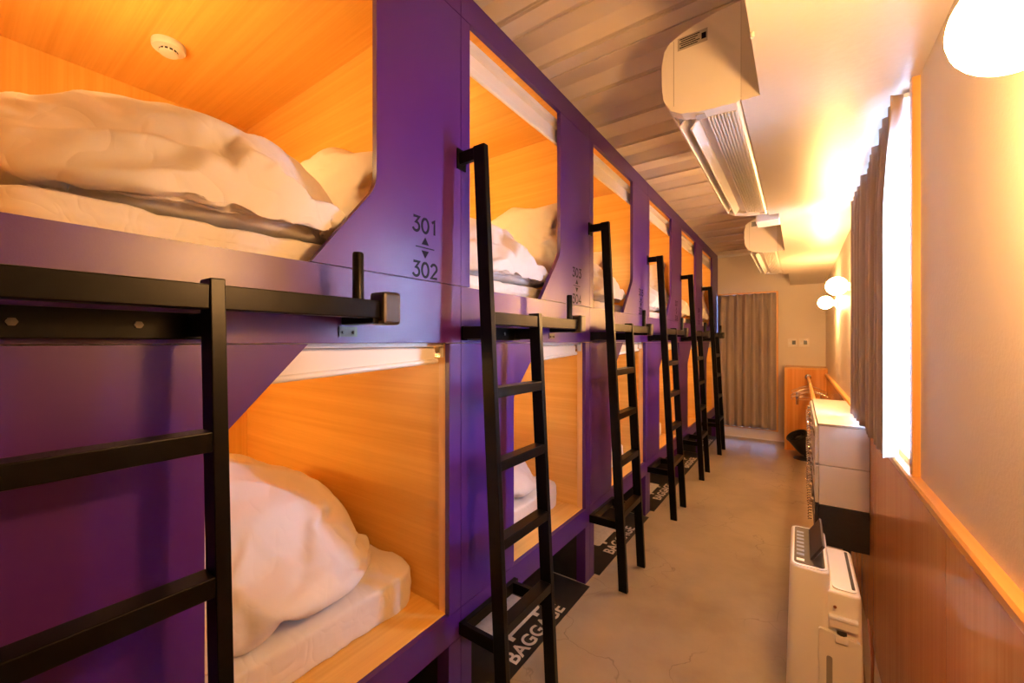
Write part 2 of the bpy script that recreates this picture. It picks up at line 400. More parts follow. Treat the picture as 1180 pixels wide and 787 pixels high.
# ------------------------------------------------------------------ bunk capsules
def rounded(pts, idx, r, n=5):
    out = []
    L = len(pts)
    for i, p in enumerate(pts):
        if i not in idx: out.append(p); continue
        a, b, c = Vector(pts[i - 1]), Vector(p), Vector(pts[(i + 1) % L])
        d1 = (a - b).normalized() * r; d2 = (c - b).normalized() * r
        for k in range(n + 1):
            t = k / n
            q = (b + d1) * (1 - t) ** 2 + b * 2 * t * (1 - t) + (b + d2) * t * t
            out.append((q.x, q.y))
    return out
G = 0.0012
def make_capsule():
    t = thing('bunk_capsule', '', 'bunk capsule', (0, 0, 0), 'purple bunk capsules along the corridor')
    def plate(name, pts): return MB().prism(pts, 'x', XF - 0.018, XF).build(name, 'purple', t)
    def rect(name, y0, y1, z0, z1): return plate(name, [(y0 + G, z0 + G), (y1 - G, z0 + G), (y1 - G, z1 - G), (y0 + G, z1 - G)])
    A, B = -0.013, 0.987
    rect('header_panel', A, B, 2.310, ZC - 0.001)
    plate('upper_panel', rounded([(0.664, 2.310 - G), (B - G, 2.310 - G), (B - G, 1.430 + G), (0.490, 1.430 + G), (0.664, 1.654)], {4}, 0.035))
    rect('upper_stile', A, 0.032, 1.430, 2.310)
    rect('middle_rail', A, B, 1.245, 1.430)
    plate('lower_panel', rounded([(A + G, 0.385 + G), (0.288, 0.385 + G), (0.288, 1.039), (0.482, 1.245 - G), (A + G, 1.245 - G)], {2}, 0.012))
    rect('lower_stile', 0.932, B, 0.385, 1.245)
    rect('sill_rail', A, B, 0.290, 0.385)
    for a, b in ((A, 0.040), (0.930, B)):
        bx('post', 'purple', XF - 0.05, XF, a + G, b - G, 0.0, 0.290 - G, t)
    # wooden boxes
    XI = XF - 0.0185
    for (z0, z1, nm) in ((1.425, 2.365, 'upper'), (0.385, 1.262, 'lower')):
        bx(nm + '_floor_board', 'wood_y' if nm == 'lower' else 'wood_x', XB, XI, A + 0.001, B - 0.001, z0 - 0.018, z0, t)
        bx(nm + '_roof_board', 'wood_x', XB, XI, A + 0.001, B - 0.001, z1, z1 + 0.015, t)
        bx(nm + '_back_board', 'wood_z', XB - 0.015, XB, A + 0.001, B - 0.001, z0 - 0.018, z1 + 0.015, t)
        bx(nm + '_side_board', 'wood_x', XB, XI, 0.950, B - 0.001, z0, z1, t)
        bx(nm + '_side_board', 'wood_x', XB, XI, A + 0.001, 0.026, z0, z1, t)
    bx('jamb_strip', 'wood_edge', XI - 0.030, XI, 0.936, 0.9498, 0.3855, 1.2615, t)
    # baggage bay under the lower bunk
    bx('bay_side_board', 'black_plastic', XF - 0.24, XF - 0.051, 0.934, 0.950, 0.001, 0.289, t)
    bx('bay_back_board', 'wood_x', XF - 0.56, XF - 0.54, A + 0.001, B - 0.001, 0.001, 0.366, t)
    return t
def arc(cx, cy, rx, ry, a0, a1, n=14):
    return [(cx + rx * math.cos(math.radians(a0 + (a1 - a0) * k / n)), cy + ry * math.sin(math.radians(a0 + (a1 - a0) * k / n))) for k in range(n + 1)]
STROKES = {'0': [arc(0.3, 0.5, 0.27, 0.44, 90, 450, 24)], '1': [[(0.12, 0.80), (0.34, 0.94), (0.34, 0.06)]],
           '2': [arc(0.3, 0.68, 0.25, 0.26, 165, -25, 12) + [(0.06, 0.06), (0.58, 0.06)]],
           '3': [[(0.08, 0.94), (0.54, 0.94), (0.28, 0.60)] + arc(0.29, 0.33, 0.26, 0.27, 80, -160, 14)],
           '4': [[(0.42, 0.06), (0.42, 0.94), (0.04, 0.30), (0.60, 0.30)]],
           '5': [[(0.54, 0.94), (0.13, 0.94), (0.10, 0.55)] + arc(0.29, 0.34, 0.26, 0.28, 110, -155, 14)],
           '6': [[(0.44, 0.94), (0.12, 0.46)] + arc(0.30, 0.32, 0.25, 0.26, 150, 510, 22)],
           '7': [[(0.06, 0.94), (0.56, 0.94), (0.22, 0.06)]],
           '8': [arc(0.3, 0.71, 0.21, 0.23, 90, 450, 20), arc(0.3, 0.29, 0.25, 0.23, 90, 450, 20)],
           '9': [[(0.16, 0.06), (0.48, 0.54)] + arc(0.30, 0.68, 0.25, 0.26, -30, 330, 22)]}
def number_part(txt, yc, zc, hgt, parent):
    m = MB(); adv = 0.74; wtot = adv * len(txt) - 0.14; r = 0.084
    for i, ch in enumerate(txt):
        for st in STROKES[ch]:
            pts = [Vector((yc + (p[0] + adv * i - wtot / 2) * hgt, zc + (p[1] - 0.5) * hgt)) for p in st]
            L, R = [], []
            for k, p in enumerate(pts):
                a = pts[max(k - 1, 0)]; b = pts[min(k + 1, len(pts) - 1)]
                d1 = (p - a).normalized() if k else (b - p).normalized(); d2 = (b - p).normalized() if k < len(pts) - 1 else d1
                nn = (Vector((-d1.y, d1.x)) + Vector((-d2.y, d2.x)))
                nn = nn.normalized() if nn.length > 1e-6 else Vector((-d1.y, d1.x))
                sc_ = min(1.8, 1 / max(0.3, nn.dot(Vector((-d1.y, d1.x)))))
                L.append(m.bm.verts.new((XF + 0.0006, *(p + nn * r * hgt * sc_)))); R.append(m.bm.verts.new((XF + 0.0006, *(p - nn * r * hgt * sc_))))
            for k in range(len(pts) - 1):
                m.bm.faces.new((L[k], L[k + 1], R[k + 1], R[k]))
    return m.build('room_number', 'print', parent)
def add_numbers(t, k):
    ys = 0.832
    number_part('%d' % (301 + 2 * k), ys, 1.590, 0.047, t)
    number_part('%d' % (302 + 2 * k), ys, 1.460, 0.047, t)
    MB().prism([(ys - 0.036, 1.5235), (ys + 0.036, 1.5235), (ys + 0.036, 1.5265), (ys - 0.036, 1.5265)], 'x', XF, XF + 0.0008).build('number_divider', 'print', t)
    MB().prism([(ys - 0.014, 1.534), (ys + 0.014, 1.534), (ys, 1.556)], 'x', XF, XF + 0.0008).build('up_arrow', 'print', t)
    MB().prism([(ys - 0.014, 1.516), (ys + 0.014, 1.516), (ys, 1.494)], 'x', XF, XF + 0.0008).build('down_arrow', 'print', t)
cap0 = make_capsule()
caps = [cap0] + [copy_tree(cap0) for k in range(1, 6)]
ORD = ['nearest', 'second nearest', 'third nearest', 'fourth nearest', 'second farthest', 'farthest']
for k, c in enumerate(caps):
    c.location = (0, k, 0)
    c['label'] = ('purple two-level bunk capsule numbered 301 and 302, nearest the camera' if k == 0 else
                  'purple two-level bunk capsule with wooden interior, %s to the camera in the row' % ORD[k])
for k, c in enumerate(caps): add_numbers(c, k)
# filler strip between the last capsule and the far wall
struct(bx('trim_3', 'purple', XF - 0.018, XF, 5.988, YB - 0.0005, 0, ZC - 0.001))

# ------------------------------------------------------------------ roller blinds
def make_blind(upper):
    t = thing('roller_blind', '', 'roller blind', (0, 0, 0), 'roller blinds rolled up in the %s openings' % ('upper' if upper else 'lower'))
    if upper:
        y0, y1 = 0.030, 0.940; x = XF - 0.050
        MB().tube([(x - 0.012, y0, 2.252), (x - 0.012, y1, 2.252)], 0.017, 14).build('roll', 'blind', t, True, 40)
        bx('head_rail', 'white_plastic', x - 0.014, x + 0.018, y0, y1, 2.276, 2.296, t, 0.002)
        bx('fabric', 'blind', x + 0.0045, x + 0.006, y0 + 0.006, y1 - 0.006, 2.210, 2.255, t)
        bx('bottom_bar', 'white_plastic', x - 0.002, x + 0.014, y0 + 0.004, y1 - 0.004, 2.186, 2.212, t, 0.004)
        bx('bracket', 'chrome', x - 0.02, x + 0.020, y0 - 0.003, y0, 2.235, 2.300, t)
        ch = MB(); yy = 0.925
        for dx in (-0.008, 0.010):
            for i in range(54):
                z = 2.255 - i * 0.0142
                bmesh.ops.create_icosphere(ch.bm, subdivisions=1, radius=0.0030, matrix=Matrix.Translation((x + dx, yy, z)))
        ch.tube([(x - 0.008, yy, 2.255), (x - 0.008, yy, 1.497), (x + 0.001, yy, 1.487), (x + 0.010, yy, 1.497), (x + 0.010, yy, 2.255)], 0.001, 5)
        o = ch.build('bead_chain', 'white_plastic', t); o['kind'] = 'stuff'
    else:
        y0, y1 = 0.030, 0.934; x = XF - 0.048
        bx('head_rail', 'white_plastic', x - 0.016, x + 0.016, y0, y1, 1.234, 1.247, t, 0.002)
        MB().tube([(x - 0.018, y0, 1.222), (x - 0.018, y1 - 0.01, 1.222)], 0.012, 12).build('roll', 'blind', t, True, 40)
        f = MB(); f.prism([(y0 + 0.006, 1.150), (y1 - 0.012, 1.192), (y1 - 0.012, 1.226), (y0 + 0.006, 1.226)], 'x', x - 0.006, x - 0.0045)
        f.build('fabric', 'blind', t)
        MB().tube([(x - 0.005, y0 + 0.002, 1.146), (x - 0.005, y1 - 0.004, 1.188)], 0.0085, 12).build('bottom_bar', 'white_plastic', t, True, 40)
        bx('bracket', 'chrome', x - 0.020, x + 0.022, y1, y1 + 0.0015, 1.200, 1.250, t)
    return t
for upper in (True, False):
    b0 = make_blind(upper)
    for k in range(6):
        b = b0 if k == 0 else copy_tree(b0)
        b.location = (0, k, 0)
        b['label'] = 'white roller blind rolled up in the %s opening of the %s bunk capsule' % ('upper' if upper else 'lower', ORD[k])

# ------------------------------------------------------------------ bedding
def ridge(p, s, seed):
    q = Vector((p.x * s[0] + seed * 3.1, p.y * s[1] - seed * 1.7, p.z * s[2] + seed))
    wv = noise.noise_vector(q * 0.6) * 0.9
    return 1.0 - min(1.0, abs(noise.noise(q + wv)) * 2.4)
def creases(W, seed, dirs):
    k = 0.0
    for i, (d, f, a) in enumerate(dirs):
        wn = noise.noise(W * 3.1 + Vector((seed + 7 * i, seed, i)))
        wn2 = noise.noise(W * 7.0 + Vector((seed + 3 * i, i, seed)))
        ph = W.dot(d) * f + 1.3 * wn + 0.35 * wn2
        msk = max(0.0, noise.noise(W * 2.3 + Vector((i * 5.0, seed * 2.0, 1.0))) * 1.6 + 0.35)
        k += a * min(msk, 1.2) * (abs(math.sin(PI * ph)) ** 0.55 - 0.8)
    return k
def soft(name, mat, c, h, e, seed, amp, fs, n=30, dirs=(), shape=None, parent=None, rot=None, floor=None, pillow=False, ext=None):
    bm = bmesh.new()
    for ax in range(3):
        for sg in (-1, 1):
            g = []
            for i in range(n + 1):
                row = []
                for j in range(n + 1):
                    a = math.tan((i / n * 2 - 1) * PI / 4); b = math.tan((j / n * 2 - 1) * PI / 4)
                    v = [0, 0, 0]; v[ax] = sg; v[(ax + 1) % 3] = a; v[(ax + 2) % 3] = b
                    if pillow:
                        L = math.sqrt(v[0] ** 2 + v[1] ** 2 + v[2] ** 2); d = [k / L for k in v]
                        r2 = (abs(d[0]) ** 6 + abs(d[1]) ** 6 + 1e-9) ** (1 / 6)
                        hor = math.sqrt(d[0] ** 2 + d[1] ** 2)
                        uu = d[0] / r2 * min(1, hor * 1.02) if r2 > 0 else 0; ww = d[1] / r2 * min(1, hor * 1.02)
                        th = math.sqrt(max(0, 1 - abs(uu) ** 3)) * math.sqrt(max(0, 1 - abs(ww) ** 3))
                        p = Vector((uu * (1 - 0.09 * (1 - abs(ww) ** 2) * abs(uu) ** 3), ww * (1 - 0.09 * (1 - abs(uu) ** 2) * abs(ww) ** 3), math.copysign(th, d[2])))
                    else:
                        r = (abs(v[0]) ** e + abs(v[1]) ** e + abs(v[2]) ** e) ** (-1 / e)
                        p = Vector(v) * r
                    nr = Vector((p.x / h[0], p.y / h[1], p.z / h[2])); nr = nr.normalized() if nr.length > 0 else Vector((0, 0, 1))
                    P = Vector((p.x * h[0], p.y * h[1], p.z * h[2]))
                    if shape: P = shape(P, p)
                    W = P + Vector(c)
                    k = amp * (ridge(W, fs, seed) ** 2.2) + 0.5 * amp * (ridge(W.yzx, (fs[0] * 1.8, fs[1] * 1.3, fs[2] * 1.5), seed + 5) ** 3)
                    k += amp * 1.2 * noise.noise(W * 4.2 + Vector((seed, 0, 0)))
                    if dirs: k += creases(W, seed, dirs)
                    if pillow: k *= 0.35 + 0.65 * (1 - max(abs(p.x), abs(p.y)) ** 6)
                    P = P + nr * k
                    if rot: P = rot @ P
                    W = P + Vector(c)
                    if floor is not None and W.z < floor: W.z = floor
                    if ext:
                        W.x = min(max(W.x, ext[0]), ext[1]); W.y = min(max(W.y, ext[2]), ext[3])
                        if len(ext) > 4: W.z = min(W.z, ext[4])
                    row.append(bm.verts.new(W))
                g.append(row)
            for i in range(n):
                for j in range(n):
                    f = (g[i][j], g[i + 1][j], g[i + 1][j + 1], g[i][j + 1])
                    bm.faces.new(f if sg > 0 else f[::-1])
    bmesh.ops.remove_doubles(bm, verts=bm.verts, dist=1e-5)
    bmesh.ops.recalc_face_normals(bm, faces=bm.faces)
    me = bpy.data.meshes.new(name); bm.to_mesh(me); bm.free(); me.materials.append(M[mat])
    for p in me.polygons: p.use_smooth = True
    o = bpy.data.objects.new(name, me); C.objects.link(o)
    return o
EXT = (XB + 0.005, XF - 0.03, 0.030, 0.946)
EXTM = (XB + 0.003, XF - 0.03, 0.0268, 0.9492)
def V(x, y, z): return Vector((x, y, z)).normalized()
DM = ((V(0.3, 1, 0.8), 6.0, 0.013), (V(-0.5, 1, -0.7), 9.0, 0.009))
DU = ((V(0.45, 1.0, 1.1), 3.6, 0.045), (V(-0.2, 1.0, 0.5), 6.0, 0.014))
DL = ((V(0.6, 1.0, -0.5), 3.6, 0.045), (V(0.9, -0.25, 0.7), 4.0, 0.03))
DP = ((V(1.0, 0.2, 0.7), 5.0, 0.020), (V(-0.8, 0.1, 1.0), 6.0, 0.015))
mat_up = soft('mattress', 'sheet', (-1.672, 0.488, 1.458), (0.690, 0.457, 0.038), 13, 2, 0.004, (7, 9, 5), 44, DM, floor=1.4255, ext=EXTM + (1.505,))
mat_lo = soft('mattress', 'sheet', (-1.70, 0.490, 0.440), (0.660, 0.457, 0.060), 13, 4, 0.005, (7, 9, 5), 50, DM, floor=0.3855, ext=EXTM + (0.507,))
def sh_up(P, p):
    t = max(0.0, min(1.0, (P.y + 0.37) / 0.74))
    P = P.copy()
    if P.z > 0: P.z *= 1.0 + 0.05 * math.sin(t * 5.5 + 0.6) - 0.10 * t
    if p.x > 0: P.x += 0.02 * math.sin(P.y * 8 + 1)
    return P
def crumple(o, colliders, frames, grow, gravity, lim):
    """lay an over-sized cover round a filled core and let it settle, then keep the settled mesh"""
    for c in colliders:
        c.modifiers.new('col', 'COLLISION'); c.collision.thickness_outer = 0.003; c.collision.cloth_friction = 20
    m = o.modifiers.new('cloth', 'CLOTH'); st = m.settings
    st.quality = 6; st.mass = 0.15; st.tension_stiffness = 8; st.compression_stiffness = 8; st.shear_stiffness = 5; st.bending_stiffness = 0.02
    st.air_damping = 2; st.shrink_min = -grow; st.shrink_max = -grow
    st.effector_weights.gravity = gravity
    m.collision_settings.distance_min = 0.003; m.collision_settings.collision_quality = 2
    m.collision_settings.use_self_collision = False
    m.point_cache.frame_start = 1; m.point_cache.frame_end = frames + 1
    for f in range(1, frames + 1): sc.frame_set(f)
    me = bpy.data.meshes.new_from_object(o.evaluated_get(bpy.context.evaluated_depsgraph_get()))
    o.modifiers.clear(); old = o.data; o.data = me; bpy.data.meshes.remove(old)
    for c in colliders: bpy.data.objects.remove(c)
    sc.frame_set(1)
    for v in me.vertices:
        v.co.x = min(max(v.co.x, lim[0]), lim[1]); v.co.y = min(max(v.co.y, lim[2]), lim[3]); v.co.z = max(v.co.z, lim[4])
    for p in me.polygons: p.use_smooth = True
    sd_ = o.modifiers.new('smooth', 'SUBSURF'); sd_.levels = 1; sd_.render_levels = 1
def core(o, f, c):
    me = o.data.copy(); k = bpy.data.objects.new('core', me); C.objects.link(k)
    for v in me.vertices: v.co = Vector(c) + (v.co - Vector(c)) * f
    return k
def guard(y0, y1, z0, z1): return bx('guard', 'sheet', XB - 0.2, XF + 0.2, y0, y1, z0, z1)
d = soft('duvet', 'duvet', (-1.395, 0.397, 1.560), (0.410, 0.366, 0.242), 2.8, 11, 0.008, (3.5, 2.5, 4), 36, DU, sh_up, floor=1.511, ext=EXT[:3] + (0.765,))
crumple(d, [guard(-0.1, 1.1, 1.42, 1.5065), guard(-0.2, 0.030, 1.4, 2.6), guard(0.775, 0.9, 1.4, 2.6), core(d, 0.94, (-1.40, 0.395, 1.50))], 20, 0.32, 0.6,
        (EXT[0], EXT[1], 0.031, 0.767, 1.5058))
duv_up = [d, d]
def sh_lo(P, p):
    P = P.copy()
    # a mound gathered towards the back left, sliding down to the front right
    if P.z > -0.05:
        P.z *= 1.0 + 0.30 * (-p.x * 0.5 + 0.15) - 0.36 * max(0, p.y) ** 1.3 - 0.05 * math.sin(p.y * 4)
    return P
d = soft('duvet', 'duvet', (-1.53, 0.455, 0.600), (0.395, 0.425, 0.302), 2.3, 23, 0.016, (4, 4.5, 4), 36, DL, sh_lo, floor=0.512, ext=EXT)
crumple(d, [guard(-0.1, 1.1, 0.44, 0.508), guard(-0.2, 0.030, 0.3, 1.4), guard(0.945, 1.1, 0.3, 1.4), core(d, 0.94, (-1.53, 0.455, 0.48))], 20, 0.28, 0.5,
        (EXT[0], EXT[1], 0.031, 0.944, 0.5078))
duv_lo = [d, d]
def sh_pl(P, p):
    P = P.copy()
    if P.y > 0: P.y += 0.055 * math.exp(-((P.x - 0.03) / 0.11) ** 2) * (P.y / 0.2)
    return P
d = soft('pillow', 'pillow', (0, 0, 0), (0.31, 0.20, 0.062), 3, 31, 0.006, (7, 6, 8), 30, DP, sh_pl, pillow=True)
crumple(d, [core(d, 0.92, (0, 0, 0))], 16, 0.20, 0.1, (-9, 9, -9, 9, -9))
pil = []
for s_ in range(2):
    me = d.data if s_ else d.data.copy()
    me.transform(Matrix.Translation((-1.53 + 0.20 * s_, 0.855, 1.765)) @ Euler((PI / 2 - 0.10, 0.10 - 0.2 * s_, 0.05)).to_matrix().to_4x4())
    for v in me.vertices:
        v.co.y = min(max(v.co.y, 0.769), 0.9485); v.co.z = max(v.co.z, 1.5058)
    o = d if s_ else d.copy()
    if not s_: C.objects.link(o); o.data = me
    pil.append(o)
LV = {True: 'upper', False: 'lower'}
def bed_item(proto, k, name_label, cat, group):
    o = proto if not proto.get('used') else proto.copy()
    if proto.get('used'): C.objects.link(o)
    proto['used'] = 1
    o.location = (0, k, 0); tag(o, name_label, cat, group); return o
for k in range(6):
    for up in (True, False):
        bed_item(mat_up if up else mat_lo, k, 'thin white mattress in the %s berth of the %s bunk capsule' % (LV[up], ORD[k]), 'mattress', 'mattresses in the %s berths' % LV[up])
        bed_item((duv_up if up else duv_lo)[k % 2], k, 'rumpled white duvet in the %s berth of the %s bunk capsule' % (LV[up], ORD[k]), 'duvet', 'duvets in the %s berths' % LV[up])
    bed_item(pil[k % 2], k, 'white pillow propped on the duvet in the upper berth of the %s bunk capsule' % ORD[k], 'pillow', 'pillows in the upper berths')
for o in bpy.data.objects:
    if 'used' in o: del o['used']

# berth lights (small bar lamps fixed to the left-hand boards)
def make_berth_light(up):
    z = 1.96 if up else 1.06; x0 = -1.72 if up else -2.02
    t = thing('berth_light', '', 'lamp', (0, 0, 0), 'bar lamps in the %s berths' % LV[up])
    bx('housing', 'white_plastic', x0, x0 + 0.30, 0.0262, 0.040, z - 0.02, z + 0.02, t, 0.003)
    bx('diffuser', 'bunk_glow_up' if up else 'bunk_glow_lo', x0 + 0.01, x0 + 0.29, 0.040, 0.052, z - 0.016, z + 0.016, t, 0.004)
    return t
for up in (True, False):
    b0 = make_berth_light(up)
    for k in range(6):
        b = b0 if k == 0 else copy_tree(b0)
        b.location = (0, k, 0); b['label'] = 'small bar lamp in the %s berth of the %s bunk capsule' % (LV[up], ORD[k])

# smoke detector on the ceiling of the nearest upper berth
sd = thing('smoke_detector', 'round white smoke detector on the ceiling of the nearest upper berth', 'smoke detector', (-1.93, 0.505, 2.3648))
F = Matrix.Diagonal((1, 1, -1, 1))
MB().lathe([(0, 0), (0.050, 0), (0.051, 0.003), (0.051, 0.020), (0.048, 0.024), (0.030, 0.026), (0, 0.026)], F).build('base', 'white_plastic', sd, True, 40)
MB().lathe([(0, 0.026), (0.0265, 0.026), (0.0265, 0.034), (0, 0.034)], F).build('slot_ring', 'white_plastic', sd, True, 40)
MB().lathe([(0, 0.034), (0.029, 0.034), (0.028, 0.040), (0.02, 0.042), (0, 0.042)], F).build('dome', 'white_plastic', sd, True, 40)
for i in range(12):
    a = i * PI / 6
    mt = Matrix.Rotation(a, 4, 'Z') @ Matrix.Translation((0.0268, 0, -0.030))
    MB().obox(mt, 0.0006, 0.0045, 0.0035).build('slot', 'dark', sd)

# ------------------------------------------------------------------ ladders
def lx(z): return -0.717 - 0.052 * z
def make_ladder():
    t = thing('bed_ladder', '', 'ladder', (0, 0, 0), 'black steel ladders hooked to the bunk capsules')
    def rail(y0, y1, ztop):
        m = MB()
        a, b = 0.022, -0.022
        pts = [(lx(0) + a, 0.0), (lx(ztop) + a, ztop), (lx(ztop) + b, ztop), (lx(0) + b, 0.0)]
        m.prism(pts, 'y', y0, y1)
        bmesh.ops.bevel(m.bm, geom=list(m.bm.edges), offset=0.002, segments=2, affect='EDGES', profile=0.5)
        return m.build('rail', 'black', t)
    rail(-0.028, -0.006, 1.862); rail(0.252, 0.274, 1.352)
    for z in (1.092, 0.868, 0.632, 0.380):
        x = lx(z)
        bx('rung', 'black', x - 0.021, x + 0.021, -0.0062, 0.2522, z - 0.016, z + 0.016, t, 0.002)
    x = lx(1.325)
    gb = bx('grab_bar', 'black', x - 0.016, x + 0.018, -0.0062, 0.575, 1.302, 1.342, t, 0.002)
    MB().tube([(x, 0.532, 1.340), (x, 0.532, 1.440), (x, 0.532, 1.444)], [0.012, 0.012, 0.010], 16).build('peg', 'black', t, True, 40)
    bx('end_bracket', 'black', XF + 0.0005, x + 0.012, 0.562, 0.596, 1.290, 1.330, t, 0.003)
    bx('end_cap', 'bronze_plastic', x - 0.020, x + 0.034, 0.574, 0.622, 1.288, 1.362, t, 0.007)
    mp = bx('mounting_plate', 'steel', XF + 0.0005, XF + 0.0035, 0.556, 0.604, 1.262, 1.286, t)
    for y in (0.566, 0.594):
        MB().tube([(XF + 0.0035, y, 1.272), (XF + 0.0075, y, 1.272)], 0.004, 8).build('screw', 'steel', mp)
    # upper hook
    x = lx(1.84)
    bx('hook_arm', 'black', XF + 0.004, x - 0.0215, -0.026, -0.008, 1.822, 1.860, t, 0.002)
    bx('hook_plate', 'black', XF + 0.0005, XF + 0.006, -0.034, 0.006, 1.806, 1.872, t, 0.001)
    # wall ledger under the grab bar
    wp = bx('wall_ledger', 'black', XF + 0.0005, XF + 0.026, -0.012, 0.296, 1.254, 1.300, t, 0.002)
    for y in (0.06, 0.19):
        MB().tube([(XF + 0.026, y, 1.277), (XF + 0.030, y, 1.277)], 0.006, 6).build('bolt', 'steel', wp)
    for y in (-0.022, 0.256):
        bx('ledger_arm', 'black', XF + 0.02, lx(1.28) - 0.0215, y, y + 0.014, 1.258, 1.298, t, 0.002)
    # lower stand-off frame
    bx('standoff_bar', 'black', XF + 0.0005, XF + 0.020, -0.012, 0.290, 0.302, 0.342, t, 0.002)
    for y in (-0.024, 0.254):
        bx('standoff_arm', 'black', XF + 0.0005, lx(0.32) - 0.0215, y, y + 0.018, 0.302, 0.342, t, 0.002)
    return t
lad0 = make_ladder()
for k in range(6):
    l = lad0 if k == 0 else copy_tree(lad0)
    l.location = (0, k, 0)
    l['label'] = 'black steel ladder with grab bar in front of the %s bunk capsule' % ORD[k]

# ------------------------------------------------------------------ floor decals
def make_decal():
    t = thing('floor_decal', '', 'floor decal', (0, 0, 0), 'black baggage decals under the bunks')
    bx('film', 'decal_black', -1.43, -0.872, 0.046, 0.926, 0.0002, 0.0012, t)
    z0, z1 = 0.0012, 0.0018
    MB().prism(rounded([(-1.30, 0.335), (-0.995, 0.335), (-0.995, 0.645), (-1.30, 0.645)], {0, 1, 2, 3}, 0.02), 'z', z0, z1).build('suitcase_body', 'decal_white', t)
    for y in (0.385, 0.575):
        bx('suitcase_wheel', 'decal_white', -0.995, -0.972, y, y + 0.022, z0, z1, t)
    for y in (0.43, 0.535):
        bx('suitcase_handle', 'decal_white', -1.37, -1.30, y, y + 0.014, z0, z1, t)
    bx('suitcase_handle', 'decal_white', -1.385, -1.37, 0.43, 0.549, z0, z1, t)
    place_mesh('lettering', text_mesh('BAGGAGE', 0.088, 0.0018, 1.02), 'decal_white', Matrix.Translation((-0.921, 0.495, 0.0015)) @ ON_FLOOR, t)
    return t
d0 = make_decal()
for k in range(6):
    d = d0 if k == 0 else copy_tree(d0)
    d.location = (0, k, 0)
    d['label'] = 'black floor decal reading BAGGAGE with a suitcase sign under the %s bunk capsule' % ORD[k]

# ------------------------------------------------------------------ air conditioners
def make_ac(L):
    t = thing('air_conditioner', '', 'air conditioner', (0, 0, 0), 'wall air conditioners on the soffit')
    prof = [(-0.1375, 2.236), (-0.1375, 1.955), (-0.150, 1.948), (-0.238, 1.957), (-0.262, 1.966), (-0.262, 1.985), (-0.312, 2.000), (-0.326, 1.985), (-0.340, 1.992),
            (-0.352, 2.020), (-0.3575, 2.066), (-0.358, 2.13), (-0.350, 2.172), (-0.332, 2.196), (-0.300, 2.211), (-0.26, 2.222), (-0.20, 2.233)]
    m = MB(); m.prism(prof, 'y', 0.002, L - 0.002)
    m.build('body', 'white_plastic', t)
    # side caps follow the same outline, slightly larger at the front
    full = [(-0.1375, 2.237), (-0.1375, 1.952), (-0.150, 1.946), (-0.245, 1.951), (-0.300, 1.962), (-0.333, 1.980),
            (-0.353, 2.018), (-0.3585, 2.066), (-0.359, 2.13), (-0.351, 2.173), (-0.333, 2.197), (-0.300, 2.212), (-0.26, 2.223), (-0.20, 2.234)]
    e1 = MB().prism(full, 'y', 0.0, 0.045).build('end_cap', 'white_plastic', t)
    MB().prism(full, 'y', L - 0.07, L).build('end_cap', 'white_plastic', t)
    fr = [(-0.330, 2.000), (-0.334, 1.983), (-0.3545, 2.018), (-0.360, 2.066), (-0.3605, 2.13), (-0.3525, 2.174), (-0.334, 2.1985), (-0.329, 2.190), (-0.343, 2.168), (-0.350, 2.13), (-0.349, 2.066)]
    MB().prism(fr, 'y', -0.0008, L + 0.0008).build('front_panel', 'white_plastic', t)
    for (x, z, a, w) in ((-0.312, 1.976, 0.55, 0.022), (-0.275, 1.962, 0.62, 0.024)):
        mt = Matrix.Translation((x, L / 2 - 0.005, z)) @ Matrix.Rotation(a, 4, 'Y')
        MB().obox(mt, 0.0035, L / 2 - 0.085, w, 0.002).build('louver', 'cool_white_plastic', t)
    for i in range(9):
        x = -0.232 + i * 0.0092
        bx('grille_rib', 'white_plastic', x, x + 0.0042, 0.046, L - 0.071, 1.9425, 1.953, t)
    bx('rating_plate', 'label_grey', -0.312, -0.226, -0.0006, 0.0, 2.160, 2.199, t)
    for i in range(5):
        bx('print_line', 'print', -0.306 + 0.004 * (i % 2), -0.248 - 0.006 * (i % 3), -0.0012, -0.0006, 2.192 - i * 0.0065, 2.1945 - i * 0.0065, t)
    bx('print_block', 'print', -0.243, -0.230, -0.0012, -0.0006, 2.170, 2.188, t)
    lb = bx('bottom_label', 'label_grey', -0.262, -0.236, 0.012, 0.042, 1.9475, 1.9498, t)
    bx('end_label', 'label_grey', -0.175, -0.150, L - 0.05, L - 0.015, 1.9442, 1.9458, t)
    bx('panel_seam', 'grey_plastic', -0.3245, -0.3232, -0.0006, 0.001, 1.992, 2.196, t)
    bx('gap_strip', 'dark', -0.1378, -0.1372, -0.001, 0.02, 1.956, 2.234, t)
    return t
ac1 = make_ac(1.27); ac1.location = (0, 1.345, 0)
ac1['label'] = 'long white air conditioner with open louvers, nearer the camera'
ac2 = copy_tree(ac1); ac2.location = (0, 3.74, 0)
ac2['label'] = 'white air conditioner farther down the corridor near the back wall'
pb = thing('pipe_cover', 'small beige pipe cover box beside the far end of the nearer air conditioner', 'pipe cover', (0, 0, 0))
bx('cover', 'white_plastic', -0.205, XS - 0.0005, 2.72, 2.86, 1.935, 1.995, pb, 0.004)
bx('collar', 'white_plastic', -0.19, XS - 0.0005, 2.86, 2.90, 1.945, 1.99, pb, 0.003)

